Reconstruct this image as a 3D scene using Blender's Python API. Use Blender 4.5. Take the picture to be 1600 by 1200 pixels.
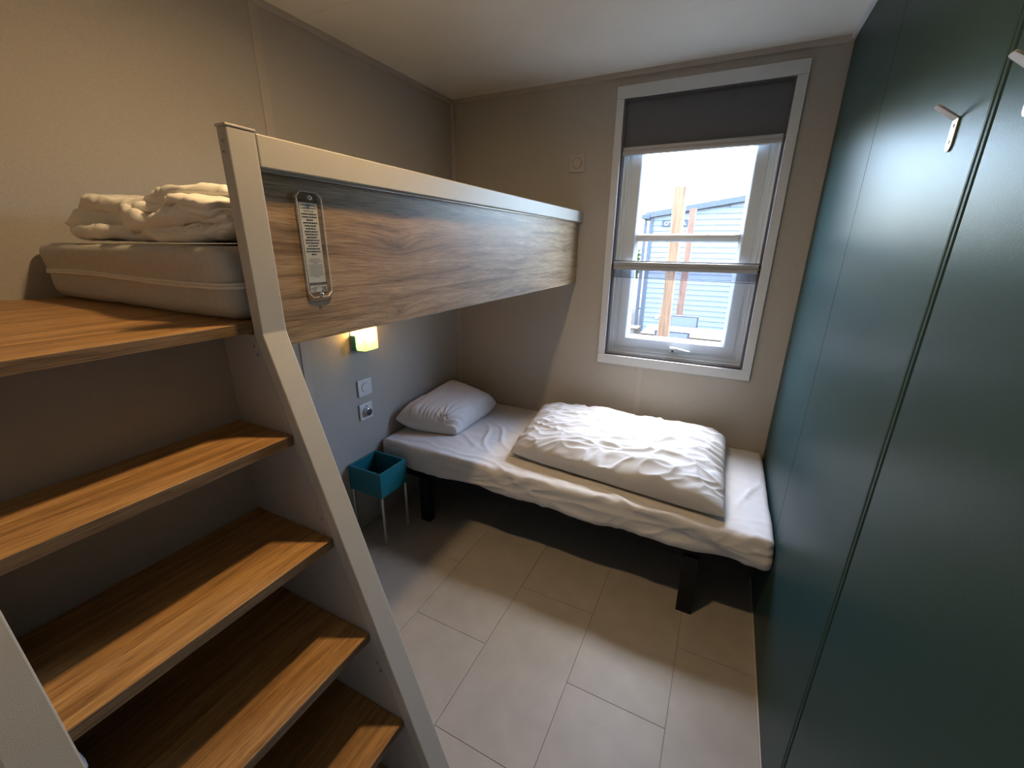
import bpy, bmesh, math
import numpy as np
from mathutils import Matrix, Vector

# ------------------------------------------------------------------ camera
scene = bpy.context.scene
col = scene.collection
for o in list(bpy.data.objects):
    bpy.data.objects.remove(o)
CAM = Vector((1.6351, -2.4401, 1.5183)); YAW, PITCH, ROLL, FPX = 0.4618, -0.3184, 0.0103, 654.656
fw = Vector((-math.sin(YAW)*math.cos(PITCH), math.cos(YAW)*math.cos(PITCH), math.sin(PITCH)))
rt = Vector((math.cos(YAW), math.sin(YAW), 0)); up = rt.cross(fw)
r2 = math.cos(ROLL)*rt + math.sin(ROLL)*up; u2 = -math.sin(ROLL)*rt + math.cos(ROLL)*up
cd = bpy.data.cameras.new('camera'); cam = bpy.data.objects.new('camera', cd); col.objects.link(cam)
cd.sensor_fit = 'HORIZONTAL'; cd.sensor_width = 36; cd.lens = FPX/1600*36; cd.clip_start = .01
M = Matrix((r2, u2, -fw)).transposed().to_4x4(); M.translation = CAM; cam.matrix_world = M
scene.camera = cam

# ------------------------------------------------------------------ light and exposure
w = bpy.data.worlds.new('sky'); scene.world = w; w.use_nodes = True
bg = w.node_tree.nodes['Background']
sky = w.node_tree.nodes.new('ShaderNodeTexSky'); sky.sky_type = 'NISHITA'; sky.sun_disc = False      # veiled sun, high behind the neighbouring cabin
sky.sun_elevation = math.radians(75); sky.sun_rotation = math.radians(14); sky.air_density = 1; sky.dust_density = 3.5; sky.ozone_density = 1
tint = w.node_tree.nodes.new('ShaderNodeMix'); tint.data_type = 'RGBA'; tint.blend_type = 'MULTIPLY'; tint.inputs['Factor'].default_value = 1
tint.inputs['B'].default_value = (.86, .94, 1.04, 1)          # white balance of the picture
w.node_tree.links.new(sky.outputs[0], tint.inputs['A']); w.node_tree.links.new(tint.outputs['Result'], bg.inputs[0]); SKY_E = 5.4
bg.inputs[1].default_value = SKY_E
pl = bpy.data.lights.new('window_portal', 'AREA'); pl.shape = 'RECTANGLE'; pl.size = .76; pl.size_y = 1.36
pl.cycles.is_portal = True
po = bpy.data.objects.new('window_portal', pl); col.objects.link(po)
po.location = (1.406, .16, 1.57); po.rotation_euler = (math.radians(-90), 0, 0)
LAMP = (1.08, -1.65); LAMP_E = 640; LAMP_COL = (1, .68, .36)
vs = scene.view_settings
vs.view_transform = 'Standard'; vs.look = 'None'; vs.exposure = 0.52; vs.gamma = 1; vs.use_curve_mapping = False

W, H, YR = 1.95, 2.3396, -2.9
YP, YP2, XB, XP = -1.9473, -1.8962, .856, .836
rng = np.random.default_rng(3)

# ------------------------------------------------------------------ materials
MATS = {}
def new_mat(name):
    m = bpy.data.materials.new(name); m.use_nodes = True; MATS[name] = m
    nt = m.node_tree; return m, nt, nt.nodes['Principled BSDF']
def nd(nt, t, **k):
    n = nt.nodes.new(t)
    for a, b in k.items(): setattr(n, a, b)
    return n
def plain(name, c, rough=.5, metal=0, var=.06, scale=20, bump=.0, bscale=200, spec=.5, vec=None):
    m, nt, b = new_mat(name); L = nt.links
    tc = nd(nt, 'ShaderNodeTexCoord'); n = nd(nt, 'ShaderNodeTexNoise'); n.inputs['Scale'].default_value = scale; n.inputs['Detail'].default_value = 4
    L.new(tc.outputs['Object'], n.inputs['Vector'])
    r = nd(nt, 'ShaderNodeValToRGB'); e = r.color_ramp.elements
    e[0].position = .3; e[1].position = .7
    e[0].color = (*[x*(1-var) for x in c], 1); e[1].color = (*[min(1, x*(1+var)) for x in c], 1)
    L.new(n.outputs['Fac'], r.inputs['Fac']); L.new(r.outputs['Color'], b.inputs['Base Color'])
    b.inputs['Roughness'].default_value = rough; b.inputs['Metallic'].default_value = metal
    b.inputs['Specular IOR Level'].default_value = spec
    if bump:
        n2 = nd(nt, 'ShaderNodeTexNoise'); n2.inputs['Scale'].default_value = bscale; n2.inputs['Detail'].default_value = 3
        L.new(tc.outputs['Object'], n2.inputs['Vector'])
        bp = nd(nt, 'ShaderNodeBump'); bp.inputs['Strength'].default_value = bump; bp.inputs['Distance'].default_value = .002
        L.new(n2.outputs['Fac'], bp.inputs['Height']); L.new(bp.outputs['Normal'], b.inputs['Normal'])
    return m
def wood(name, c0, c1, c2, axis=1, rough=.45, knots=(), s=1.0):
    """oak decor: long fibres along one axis, swirling round the knots"""
    m, nt, b = new_mat(name); L = nt.links
    tc = nd(nt, 'ShaderNodeTexCoord'); oi = nd(nt, 'ShaderNodeObjectInfo')
    off = nd(nt, 'ShaderNodeVectorMath', operation='SCALE'); off.inputs[0].default_value = (3.1, 5.3, 4.7)
    L.new(oi.outputs['Random'], off.inputs['Scale'])
    vec = tc.outputs['Object']
    dark = None
    for (k, amp, sc) in knots:
        sub = nd(nt, 'ShaderNodeVectorMath', operation='SUBTRACT'); sub.inputs[1].default_value = k; L.new(tc.outputs['Object'], sub.inputs[0])
        mul = nd(nt, 'ShaderNodeVectorMath', operation='MULTIPLY'); mul.inputs[1].default_value = sc; L.new(sub.outputs[0], mul.inputs[0])
        ln = nd(nt, 'ShaderNodeVectorMath', operation='LENGTH'); L.new(mul.outputs[0], ln.inputs[0])
        p = nd(nt, 'ShaderNodeMath', operation='POWER'); p.inputs[0].default_value = 2.7; 
        ng = nd(nt, 'ShaderNodeMath', operation='MULTIPLY'); ng.inputs[1].default_value = -1; L.new(ln.outputs['Value'], ng.inputs[0])
        L.new(ng.outputs[0], p.inputs[1])
        dk = nd(nt, 'ShaderNodeMath', operation='POWER'); L.new(p.outputs[0], dk.inputs[0]); dk.inputs[1].default_value = 2.6
        d2 = nd(nt, 'ShaderNodeMath', operation='MULTIPLY_ADD'); d2.inputs[1].default_value = -.62; d2.inputs[2].default_value = 1; L.new(dk.outputs[0], d2.inputs[0])
        if dark is None: dark = d2.outputs[0]
        else:
            mm = nd(nt, 'ShaderNodeMath', operation='MULTIPLY'); L.new(dark, mm.inputs[0]); L.new(d2.outputs[0], mm.inputs[1]); dark = mm.outputs[0]
        sc2 = nd(nt, 'ShaderNodeVectorMath', operation='SCALE'); sc2.inputs[0].default_value = (0, 0, amp); L.new(p.outputs[0], sc2.inputs['Scale'])
        ad = nd(nt, 'ShaderNodeVectorMath', operation='ADD'); L.new(vec, ad.inputs[0]); L.new(sc2.outputs[0], ad.inputs[1]); vec = ad.outputs[0]
    ad = nd(nt, 'ShaderNodeVectorMath', operation='ADD'); L.new(vec, ad.inputs[0]); L.new(off.outputs[0], ad.inputs[1])
    def noise(sc_along, sc_cross, detail, dist=0):
        mp = nd(nt, 'ShaderNodeVectorMath', operation='MULTIPLY')
        v = [sc_cross]*3; v[axis] = sc_along; mp.inputs[1].default_value = v
        L.new(ad.outputs[0], mp.inputs[0])
        n = nd(nt, 'ShaderNodeTexNoise'); n.inputs['Scale'].default_value = 1; n.inputs['Detail'].default_value = detail
        n.inputs['Distortion'].default_value = dist; L.new(mp.outputs[0], n.inputs['Vector']); return n.outputs['Fac']
    a = noise(2.4*s, 42*s, 9, .9); f = noise(14*s, 420*s, 3, .2)
    r = nd(nt, 'ShaderNodeValToRGB'); e = r.color_ramp.elements
    e[0].position = .30; e[0].color = (*c0, 1); e[1].position = .70; e[1].color = (*c2, 1)
    q = e.new(.5); q.color = (*c1, 1)
    L.new(a, r.inputs['Fac'])
    r2 = nd(nt, 'ShaderNodeMapRange'); r2.inputs['From Min'].default_value = .3; r2.inputs['From Max'].default_value = .62
    r2.inputs['To Min'].default_value = .62; r2.inputs['To Max'].default_value = 1.08; L.new(f, r2.inputs['Value'])
    mx = nd(nt, 'ShaderNodeMix', data_type='RGBA', blend_type='MULTIPLY'); mx.inputs['Factor'].default_value = 1
    L.new(r.outputs['Color'], mx.inputs['A']); L.new(r2.outputs['Result'], mx.inputs['B'])
    fin = mx.outputs['Result']
    pores = noise(26*s, 640*s, 2, 0)
    r3 = nd(nt, 'ShaderNodeMapRange'); r3.inputs['From Min'].default_value = .30; r3.inputs['From Max'].default_value = .42
    r3.inputs['To Min'].default_value = .55; r3.inputs['To Max'].default_value = 1.0; L.new(pores, r3.inputs['Value'])
    for v in ([r3.outputs['Result']] + ([dark] if dark is not None else [])):
        m4 = nd(nt, 'ShaderNodeMix', data_type='RGBA', blend_type='MULTIPLY'); m4.inputs['Factor'].default_value = 1
        L.new(fin, m4.inputs['A']); L.new(v, m4.inputs['B']); fin = m4.outputs['Result']
    L.new(fin, b.inputs['Base Color'])
    b.inputs['Roughness'].default_value = rough
    bp = nd(nt, 'ShaderNodeBump'); bp.inputs['Strength'].default_value = .25; bp.inputs['Distance'].default_value = .001
    L.new(f, bp.inputs['Height']); L.new(bp.outputs['Normal'], b.inputs['Normal'])
    return m
def see_through(name, tint, gloss, diffuse=0.0, dcol=(.3, .3, .3), rough=.02, translucent=False):
    """thin glazing: transparent, a Fresnel reflection and optionally some diffuse threads"""
    m = bpy.data.materials.new(name); m.use_nodes = True; nt = m.node_tree; L = nt.links
    nt.nodes.remove(nt.nodes['Principled BSDF']); out = nt.nodes['Material Output']
    t = nd(nt, 'ShaderNodeBsdfTransparent'); t.inputs[0].default_value = (*tint, 1)
    g = nd(nt, 'ShaderNodeBsdfGlossy'); g.inputs['Roughness'].default_value = rough
    lw = nd(nt, 'ShaderNodeLayerWeight'); lw.inputs[0].default_value = .5
    pw = nd(nt, 'ShaderNodeMath', operation='POWER'); pw.inputs[1].default_value = 5; L.new(lw.outputs['Facing'], pw.inputs[0])
    fr = nd(nt, 'ShaderNodeMath', operation='MULTIPLY_ADD'); fr.inputs[1].default_value = .9*gloss; fr.inputs[2].default_value = .04*gloss; L.new(pw.outputs[0], fr.inputs[0])
    mx = nd(nt, 'ShaderNodeMixShader'); L.new(fr.outputs[0], mx.inputs[0]); L.new(t.outputs[0], mx.inputs[1]); L.new(g.outputs[0], mx.inputs[2])
    last = mx.outputs[0]
    if diffuse:
        d = nd(nt, 'ShaderNodeBsdfTranslucent' if translucent else 'ShaderNodeBsdfDiffuse'); d.inputs[0].default_value = (*dcol, 1)
        m2 = nd(nt, 'ShaderNodeMixShader'); m2.inputs[0].default_value = diffuse; L.new(last, m2.inputs[1]); L.new(d.outputs[0], m2.inputs[2]); last = m2.outputs[0]
    L.new(last, out.inputs[0]); MATS[name] = m; return m
def emit(name, c, e):
    m = bpy.data.materials.new(name); m.use_nodes = True; nt = m.node_tree
    nt.nodes.remove(nt.nodes['Principled BSDF']); n = nd(nt, 'ShaderNodeEmission')
    n.inputs[0].default_value = (*c, 1); n.inputs[1].default_value = e
    nt.links.new(n.outputs[0], nt.nodes['Material Output'].inputs[0]); MATS[name] = m; return m

m_wall = plain('wall_vinyl', (.435, .405, .357), .62, var=.07, scale=260, bump=.25, bscale=500)
m_strip = plain('wall_strip', (.47, .425, .375), .5, var=.02)
m_ceil = plain('ceiling_board', (.80, .775, .71), .45, var=.02, scale=6, bump=.1, bscale=300)
m_green = plain('green_laminate', (.030, .062, .058), .36, var=.04, scale=4, bump=.10, bscale=420, spec=.07)
m_greend = plain('dark_gap', (.006, .009, .010), .5)
m_tile = plain('tile_vinyl', (.35, .318, .272), .42, var=.07, scale=9, bump=.12, bscale=90, spec=.35)
m_grout = plain('floor_joint', (.26, .225, .18), .6)
m_step = wood('oak_tread', (.27, .138, .045), (.45, .235, .078), (.56, .32, .118), 1, .40)
m_edge = wood('oak_tread_edge', (.16, .09, .042), (.26, .155, .075), (.32, .20, .10), 1, .5)
m_panel = wood('oak_guard', (.185, .110, .053), (.36, .235, .122), (.45, .31, .178), 1, .42,
               knots=[((.0, -.575, .030), .05, (0, 9, 24)), ((.0, -.59, -.142), .025, (0, 22, 50)), ((.0, .72, .02), .025, (0, 16, 34)), ((.0, -.88, .06), .02, (0, 8, 30))])
m_champ = plain('champagne_lacquer', (.50, .465, .39), .42, var=.02, bump=.15, bscale=700)
m_side = plain('stair_panel', (.42, .385, .335), .6, var=.02, bump=.15, bscale=500)
m_white = plain('white_lacquer', (.66, .685, .70), .4, var=.02)
m_pvc = plain('pvc_frame', (.74, .79, .80), .35, var=.01)
m_chan = plain('dark_channel', (.08, .08, .09), .5)
m_blind = plain('blind_fabric', (.125, .130, .145), .8, var=.04, bump=.3, bscale=900)
m_alu = plain('bar_aluminium', (.40, .41, .42), .45, .15, var=.02)
m_sheet = plain('white_cotton', (.68, .66, .635), .85, var=.015, bump=.3, bscale=900, spec=.2)
m_duvet = plain('duvet_cotton', (.56, .555, .545), .85, var=.01, bump=.25, bscale=900, spec=.2)
m_wool = plain('quilt_cover', (.88, .84, .74), .9, var=.03, bump=.4, bscale=500, spec=.2)
m_foam = plain('mattress_cover', (.56, .53, .47), .9, var=.05, scale=70, bump=.5, bscale=700, spec=.2)
m_pipe = plain('mattress_piping', (.76, .72, .65), .85, var=.02)
m_black = plain('black_steel', (.008, .008, .010), .5, spec=.25)
m_teal = plain('teal_lacquer', (.012, .155, .185), .42, var=.03)
m_tealh = plain('teal_metal', (.05, .33, .29), .4, var=.03)
m_steel = plain('brushed_steel', (.62, .62, .60), .3, .9, var=.03)
m_hook = plain('satin_hook', (.66, .62, .55), .32, .85, var=.02)
m_switch = plain('switch_plastic', (.70, .69, .68), .35, var=.01)
m_switchb = plain('beige_switch', (.47, .425, .365), .4, var=.01)
m_dark = plain('dark_socket', (.03, .03, .035), .35)
m_print = plain('black_print', (.03, .03, .035), .6)
m_grey = plain('grey_print', (.22, .21, .20), .6)
m_paper = plain('label_paper', (.80, .80, .78), .6, var=.02)
m_glass = see_through('window_glass', (.97, .985, .98), 1)
m_acryl = see_through('acrylic', (.96, .96, .95), .9)
m_acredge = plain('acrylic_edge', (.80, .76, .68), .25)
m_net = see_through('insect_net', (.97, .97, .98), .05, .10, (.25, .27, .29))
m_hem = see_through('net_hem', (.93, .93, .95), .05, .18, (.22, .23, .27))
m_frost = None
# outdoors
m_siding = plain('grey_blue_siding', (.17, .172, .176), .6, var=.05, scale=3)
m_fascia = plain('slate_fascia', (.055, .057, .063), .7, var=.3, scale=40)
m_pipec = plain('slate_pipe', (.035, .038, .042), .5)
m_pine = wood('pine_post', (.10, .040, .012), (.19, .086, .028), (.235, .12, .045), 2, .7)
m_pine2 = wood('brown_post', (.09, .036, .015), (.165, .068, .030), (.20, .09, .043), 2, .7)
m_tbl = wood('table_slat', (.055, .036, .019), (.072, .049, .027), (.088, .062, .037), 0, .6)
m_tbf = plain('table_frame', (.03, .03, .032), .5)
m_mesh = plain('chair_mesh', (.12, .12, .13), .8, var=.1, scale=80)
m_leaf = plain('leaf', (.06, .10, .03), .6, var=.4, scale=9)
m_bark = plain('bark', (.05, .04, .03), .9)
m_grnd = plain('patio', (.04, .035, .028), .9, var=.15, scale=4)

for m_ in (m_tbl, m_grnd, m_siding): m_.node_tree.nodes['Principled BSDF'].inputs['Specular IOR Level'].default_value = .05      # weathered, matt

# ------------------------------------------------------------------ object helpers
WLOC = {}
def tag(o, label=None, cat=None, group=None, kind=None):
    if label: o['label'] = label
    if cat: o['category'] = cat
    if group: o['group'] = group
    if kind: o['kind'] = kind
    return o
def empty(name, loc, label=None, cat=None, group=None, kind=None):
    o = bpy.data.objects.new(name, None); col.objects.link(o); o.location = loc; o.empty_display_size = .1
    WLOC[o.name] = Vector(loc); return tag(o, label, cat, group, kind)
def link(name, me, mat, parent=None, origin=None):
    """mesh given in world coordinates -> object with its origin at origin (default: box centre)"""
    n = len(me.vertices); co = np.empty(n*3); me.vertices.foreach_get('co', co); co = co.reshape(-1, 3)
    c = np.array(origin) if origin is not None else (co.min(0)+co.max(0))/2
    me.vertices.foreach_set('co', (co-c).ravel()); me.update()
    o = bpy.data.objects.new(name, me); col.objects.link(o)
    if mat is not None:
        for mm in (mat if isinstance(mat, (list, tuple)) else [mat]): me.materials.append(mm)
    wl = Vector(c.tolist()); WLOC[o.name] = wl
    if parent is not None:
        o.parent = parent; o.location = wl - WLOC[parent.name]
    else: o.location = wl
    return o
def from_py(v, f, smooth=False):
    me = bpy.data.meshes.new('mesh'); me.from_pydata([tuple(map(float, p)) for p in v], [], [tuple(map(int, q)) for q in f]); me.update()
    if smooth: me.shade_smooth()
    return me
def bm_mesh(bm, smooth=False):
    bmesh.ops.recalc_face_normals(bm, faces=bm.faces)
    me = bpy.data.meshes.new('mesh'); bm.to_mesh(me); bm.free()
    if smooth: me.shade_smooth()
    return me
def bm_box(bm, a, b, bev=0, seg=2):
    a = Vector([min(p, q) for p, q in zip(a, b)]), Vector([max(p, q) for p, q in zip(a, b)])
    a, b = a
    t = bmesh.new(); bmesh.ops.create_cube(t, size=1)
    for v in t.verts: v.co = Vector([a[i]+(v.co[i]+.5)*(b[i]-a[i]) for i in range(3)])
    if bev: bmesh.ops.bevel(t, geom=t.edges[:], offset=bev, segments=seg, affect='EDGES', profile=.5)
    me = bpy.data.meshes.new('t'); t.to_mesh(me); t.free(); bm.from_mesh(me); bpy.data.meshes.remove(me)
def box(name, a, b, mat, parent=None, bev=0, seg=2):
    bm = bmesh.new(); bm_box(bm, a, b, bev, seg); return link(name, bm_mesh(bm), mat, parent)
def prism(name, poly, axis, d0, d1, mat, parent=None, bev=0, seg=2):
    """polygon in the two other axes (in x,y,z order), extruded along axis from d0 to d1"""
    bm = bmesh.new()
    def P(p, d):
        q = list(p); q.insert(axis, d); return q
    va = [bm.verts.new(P(p, d0)) for p in poly]; vb = [bm.verts.new(P(p, d1)) for p in poly]
    bm.faces.new(va); bm.faces.new(vb[::-1]); n = len(poly)
    for i in range(n): bm.faces.new([va[i], va[(i+1) % n], vb[(i+1) % n], vb[i]])
    bmesh.ops.recalc_face_normals(bm, faces=bm.faces)
    if bev: bmesh.ops.bevel(bm, geom=bm.edges[:], offset=bev, segments=seg, affect='EDGES', profile=.5)
    return link(name, bm_mesh(bm), mat, parent)
def tube_bm(bm, p0, p1, r0, r1=None, n=16):
    p0, p1 = Vector(p0), Vector(p1); r1 = r0 if r1 is None else r1
    d = (p1-p0).normalized(); a = d.orthogonal().normalized(); b = d.cross(a)
    A = [bm.verts.new(p0+(a*math.cos(2*math.pi*i/n)+b*math.sin(2*math.pi*i/n))*r0) for i in range(n)]
    B = [bm.verts.new(p1+(a*math.cos(2*math.pi*i/n)+b*math.sin(2*math.pi*i/n))*r1) for i in range(n)]
    bm.faces.new(A[::-1]); bm.faces.new(B)
    for i in range(n): bm.faces.new([A[i], A[(i+1) % n], B[(i+1) % n], B[i]])
def tube(name, p0, p1, r0, mat, parent=None, r1=None, n=16, bev=0):
    bm = bmesh.new(); tube_bm(bm, p0, p1, r0, r1, n)
    if bev:
        bmesh.ops.recalc_face_normals(bm, faces=bm.faces)
        e = [e for e in bm.edges if any(len(f.verts) > 4 for f in e.link_faces)]
        bmesh.ops.bevel(bm, geom=e, offset=bev, segments=2, affect='EDGES', profile=.5)
    return link(name, bm_mesh(bm), mat, parent)
def frame_sweep(name, x0, x1, z0, z1, prof, mat, parent=None):
    """mitred rectangular frame in the x-z plane; prof = closed list of (inset, y)"""
    bm = bmesh.new(); rings = []
    for ins, y in prof:
        rings.append([bm.verts.new(p) for p in ((x0+ins, y, z0+ins), (x1-ins, y, z0+ins), (x1-ins, y, z1-ins), (x0+ins, y, z1-ins))])
    n = len(prof)
    for i in range(n):
        for k in range(4):
            A, B = rings[i], rings[(i+1) % n]
            bm.faces.new([A[k], A[(k+1) % 4], B[(k+1) % 4], B[k]])
    return link(name, bm_mesh(bm), mat, parent)
def text(name, s, size, mat, parent, pos, xdir, ydir, shear=0, thick=.0004, align='LEFT', width=None):
    cu = bpy.data.curves.new('t', 'FONT'); cu.body = s; cu.size = size; cu.shear = shear; cu.extrude = thick; cu.align_x = align
    cu.resolution_u = 3
    t = bpy.data.objects.new('t', cu); col.objects.link(t)
    dg = bpy.context.evaluated_depsgraph_get(); dg.update()
    me = bpy.data.meshes.new_from_object(t.evaluated_get(dg)); bpy.data.objects.remove(t)
    n = len(me.vertices); co = np.empty(n*3); me.vertices.foreach_get('co', co); co = co.reshape(-1, 3)
    if width: co[:, 0] *= width/(co[:, 0].max()-co[:, 0].min())
    X = np.array(xdir); Y = np.array(ydir); Z = np.cross(X, Y)
    co = np.array(pos)+co[:, :1]*X+co[:, 1:2]*Y+co[:, 2:]*Z
    me.vertices.foreach_set('co', co.ravel()); me.materials.clear()
    return link(name, me, mat, parent)
def perlin(p, seed=0):
    """vectorised 3D gradient noise, p is (n,3)"""
    g = np.random.default_rng(seed); perm = g.permutation(256); grads = g.normal(size=(256, 3)); grads /= np.linalg.norm(grads, axis=1)[:, None]
    i = np.floor(p).astype(int); f = p-i; u = f*f*f*(f*(f*6-15)+10); out = 0
    for dx in (0, 1):
        for dy in (0, 1):
            for dz in (0, 1):
                h = perm[(perm[(perm[(i[:, 0]+dx) & 255]+i[:, 1]+dy) & 255]+i[:, 2]+dz) & 255]
                d = (grads[h]*(f-np.array([dx, dy, dz]))).sum(1)
                wt = (u[:, 0] if dx else 1-u[:, 0])*(u[:, 1] if dy else 1-u[:, 1])*(u[:, 2] if dz else 1-u[:, 2])
                out = out+wt*d
    return out
def ridged(p, seed, warp=.5, sharp=2.0):
    q = p+warp*np.stack([perlin(p*.7, seed+1), perlin(p*.7+9, seed+2), perlin(p*.7+17, seed+3)], 1)
    return np.clip(1-2.2*np.abs(perlin(q, seed)), 0, 1)**sharp
def round_box(a, b, r, n):
    """subdivided box with rounded edges -> verts, normals, faces (welded)"""
    a, b = np.array(a, float), np.array(b, float); vid = {}; V = []; F = []
    def grid(ax):
        k = n[ax]; L = b[ax]-a[ax]; e = np.linspace(0, 1, 6)[:-1]*r
        return np.concatenate([a[ax]+e, np.linspace(a[ax]+r, b[ax]-r, k), (b[ax]-e)[::-1]])
    G = [grid(i) for i in range(3)]
    def get(i, j, k):
        if (i, j, k) not in vid: vid[i, j, k] = len(V); V.append((G[0][i], G[1][j], G[2][k]))
        return vid[i, j, k]
    N = [len(g) for g in G]
    for ax in range(3):
        u_, v_ = [q for q in range(3) if q != ax]
        for side in (0, N[ax]-1):
            for i in range(N[u_]-1):
                for j in range(N[v_]-1):
                    q = []
                    for (s, t) in ((0, 0), (1, 0), (1, 1), (0, 1)):
                        idx = [0]*3; idx[ax] = side; idx[u_] = i+s; idx[v_] = j+t; q.append(get(*idx))
                    if (side == 0) != (ax == 1): q = q[::-1]
                    F.append(q)
    V = np.array(V); inner = np.clip(V, a+r, b-r); d = V-inner; nn = d/np.maximum(np.linalg.norm(d, axis=1), 1e-9)[:, None]
    return inner+nn*r, nn, F
def soft(name, V, F, mat, label, cat, parent=None):
    o = link(name, from_py(V, F, True), mat, parent)
    return tag(o, label, cat)

# ------------------------------------------------------------------ room shell
fl = box('floor', (-.1, YR, -.06), (W+.1, .12, -.004), m_grout); tag(fl, 'beige vinyl tile floor', kind='structure')
edges = [-.05, .295, .639, .983, 1.327, 1.671, W]
for c in range(6):
    x0, x1 = max(edges[c], 0.0), edges[c+1]
    s = -1.345 if c % 2 == 0 else -1.682
    ys = [s+.674*k for k in range(-4, 5)]
    cut = [YR]+[y for y in ys if YR+.02 < y < -.02]+[0.0]
    for y0, y1 in zip(cut[:-1], cut[1:]):
        box('floor_tile', (x0+.0007, y0+.0007, -.006), (x1-.0007, y1-.0007, 0), m_tile, fl, .0006, 1)
wl = box('wall_left', (-.09, YR, -.05), (0, .1, H+.02), m_wall); tag(wl, 'beige textured wall behind the bunk', kind='structure')
wr = box('wall_rear', (-.09, YR-.09, -.05), (W+.1, YR, H+.02), m_ceil); tag(wr, 'cream wall behind the viewer', kind='structure')
dr = empty('bounce_door_1', (1.30, YR, 0), 'unseen plain white door added behind the viewer to bounce light', kind='structure')  # unseen door, added so its white leaf bounces warm fill light
box('door_leaf', (.95, YR, .01), (1.65, YR+.012, 2.03), m_white, dr, .002)
for a, b in (((.90, YR, 0), (.95, YR+.018, 2.08)), ((1.65, YR, 0), (1.70, YR+.018, 2.08)), ((.95, YR, 2.03), (1.65, YR+.018, 2.08))): box('door_frame', a, b, m_white, dr, .002)
tube('door_handle', (1.02, YR+.045, 1.02), (1.13, YR+.045, 1.02), .009, m_steel, dr); tube('handle_stem', (1.02, YR+.01, 1.02), (1.02, YR+.05, 1.02), .009, m_steel, dr)
ce = box('ceiling', (-.1, YR-.09, H), (W+.1, .1, H+.06), m_ceil); tag(ce, 'cream white ceiling', kind='structure')
OX0, OX1, OZ0, OZ1 = 1.0404, 1.7725, .909, 2.2235
bm = bmesh.new()
for a, b in (((0, 0, -.05), (OX0, .09, H)), ((OX1, 0, -.05), (W+.1, .09, H)), ((OX0, 0, -.05), (OX1, .09, OZ0)), ((OX0, 0, OZ1), (OX1, .09, H))): bm_box(bm, a, b)
wb = link('wall_back', bm_mesh(bm), m_wall); tag(wb, 'beige wall with the window', kind='structure')
# cover strips over the panel joints
def trim(n, a, b, label, mat=m_strip, bev=.001): return tag(box('trim_%d' % n, a, b, mat, None, bev, 1), label, kind='structure')
trim(1, (0, -1.252, 0), (.004, -1.216, H), 'narrow vertical cover strip on the left wall', bev=.0015)
trim(2, (1.242, -.004, 0), (1.276, 0, OZ0-.055), 'cover strip on the back wall below the window')
trim(3, (1.242, -.004, OZ1+.055), (1.276, 0, H), 'cover strip on the back wall above the window')
trim(4, (0, -.022, 0), (.022, 0, H), 'corner strip between left and back walls')
trim(5, (0, YR, H-.022), (.012, -.022, H), 'ceiling strip along the left wall')
trim(6, (.022, -.012, H-.022), (W, 0, H), 'ceiling strip along the back wall')
trim(7, (0, -1.055, H-.0012), (W, -1.025, H), 'flat joint strip across the ceiling', m_ceil)
trim(8, (W-.014, YR, H-.018), (W, -.012, H), 'pale ceiling strip above the green wall', m_white)
trim(9, (W-.006, YR, 0), (W, -.005, .012), 'thin pale strip along the floor at the green wall', m_strip)
# green wall: backing, three panels, the edge profile of the middle one
wg = box('wall_right', (W+.016, YR, -.05), (W+.1, .1, H+.02), m_greend); tag(wg, 'dark green laminate wall of tall panels', kind='structure')
box('wall_panel', (W, -.7490, .0), (W+.016, 0, H), m_green, wg, .0012)
box('wall_panel', (W, -1.462, .0), (W+.016, -.7515, H), m_green, wg, .0012)
prism('edge_profile', [(W+.006, -1.4850), (W, -1.4815), (W-.0005, -1.476), (W+.0012, -1.470), (W-.0005, -1.4665), (W, -1.4625), (W+.014, -1.4625), (W+.014, -1.485)], 2, 0, H, m_green, wg, 0)
box('wall_panel', (W, YR, .0), (W+.016, -1.4905, H), m_green, wg, .0015)

# ------------------------------------------------------------------ window
wi = empty('window_1', (1.406, 0, .8575), 'white window with wide pvc frame and flat casing', kind='structure')
CX0, CX1, CZ0, CZ1 = 1.0022, 1.8138, .8575, 2.2782
box('casing_board', (CX0, -.016, OZ1), (CX1, 0, CZ1), m_white, wi, .0015)
box('casing_board', (CX0, -.016, CZ0), (CX1, 0, OZ0), m_white, wi, .0015)
box('casing_board', (CX0, -.0155, OZ0+.0006), (OX0, 0, OZ1-.0006), m_white, wi, .0015)
box('casing_board', (OX1, -.0155, OZ0+.0006), (CX1, 0, OZ1-.0006), m_white, wi, .0015)
frame_sweep('guide_channel', OX0, OX1, OZ0, OZ1, [(0, -.004), (.011, -.004), (.011, .0), (.004, .0), (.004, .028), (0, .028)], m_chan, wi)
frame_sweep('outer_frame', OX0, OX1, OZ0, OZ1, [(0, .03), (.014, .03), (.016, .032), (.016, .044), (.030, .044), (.032, .046), (.032, .052), (.052, .052), (.054, .055), (.054, .12), (0, .12)], m_pvc, wi)
frame_sweep('sash_frame', OX0, OX1, OZ0, OZ1, [(.050, .0485), (.053, .0455), (.100, .0455), (.104, .048), (.1185, .066), (.1185, .085), (.060, .085), (.060, .0515)], m_pvc, wi)
GX0, GX1, GZ0, GZ1 = OX0+.118, OX1-.118, OZ0+.118, OZ1-.118
prism('transom', [(.058, 1.546), (.050, 1.551), (.047, 1.5665), (.050, 1.582), (.058, 1.587), (.092, 1.587), (.092, 1.546)], 0, GX0, GX1, m_pvc, wi)
box('glass_pane', (GX0-.003, .070, GZ0-.003), (GX1+.003, .074, 1.547), m_glass, wi)
box('glass_pane', (GX0-.003, .070, 1.586), (GX1+.003, .074, GZ1+.003), m_glass, wi)
hd = box('handle', (1.396, .030, .952), (1.434, .046, .986), m_pvc, wi, .004)
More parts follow.
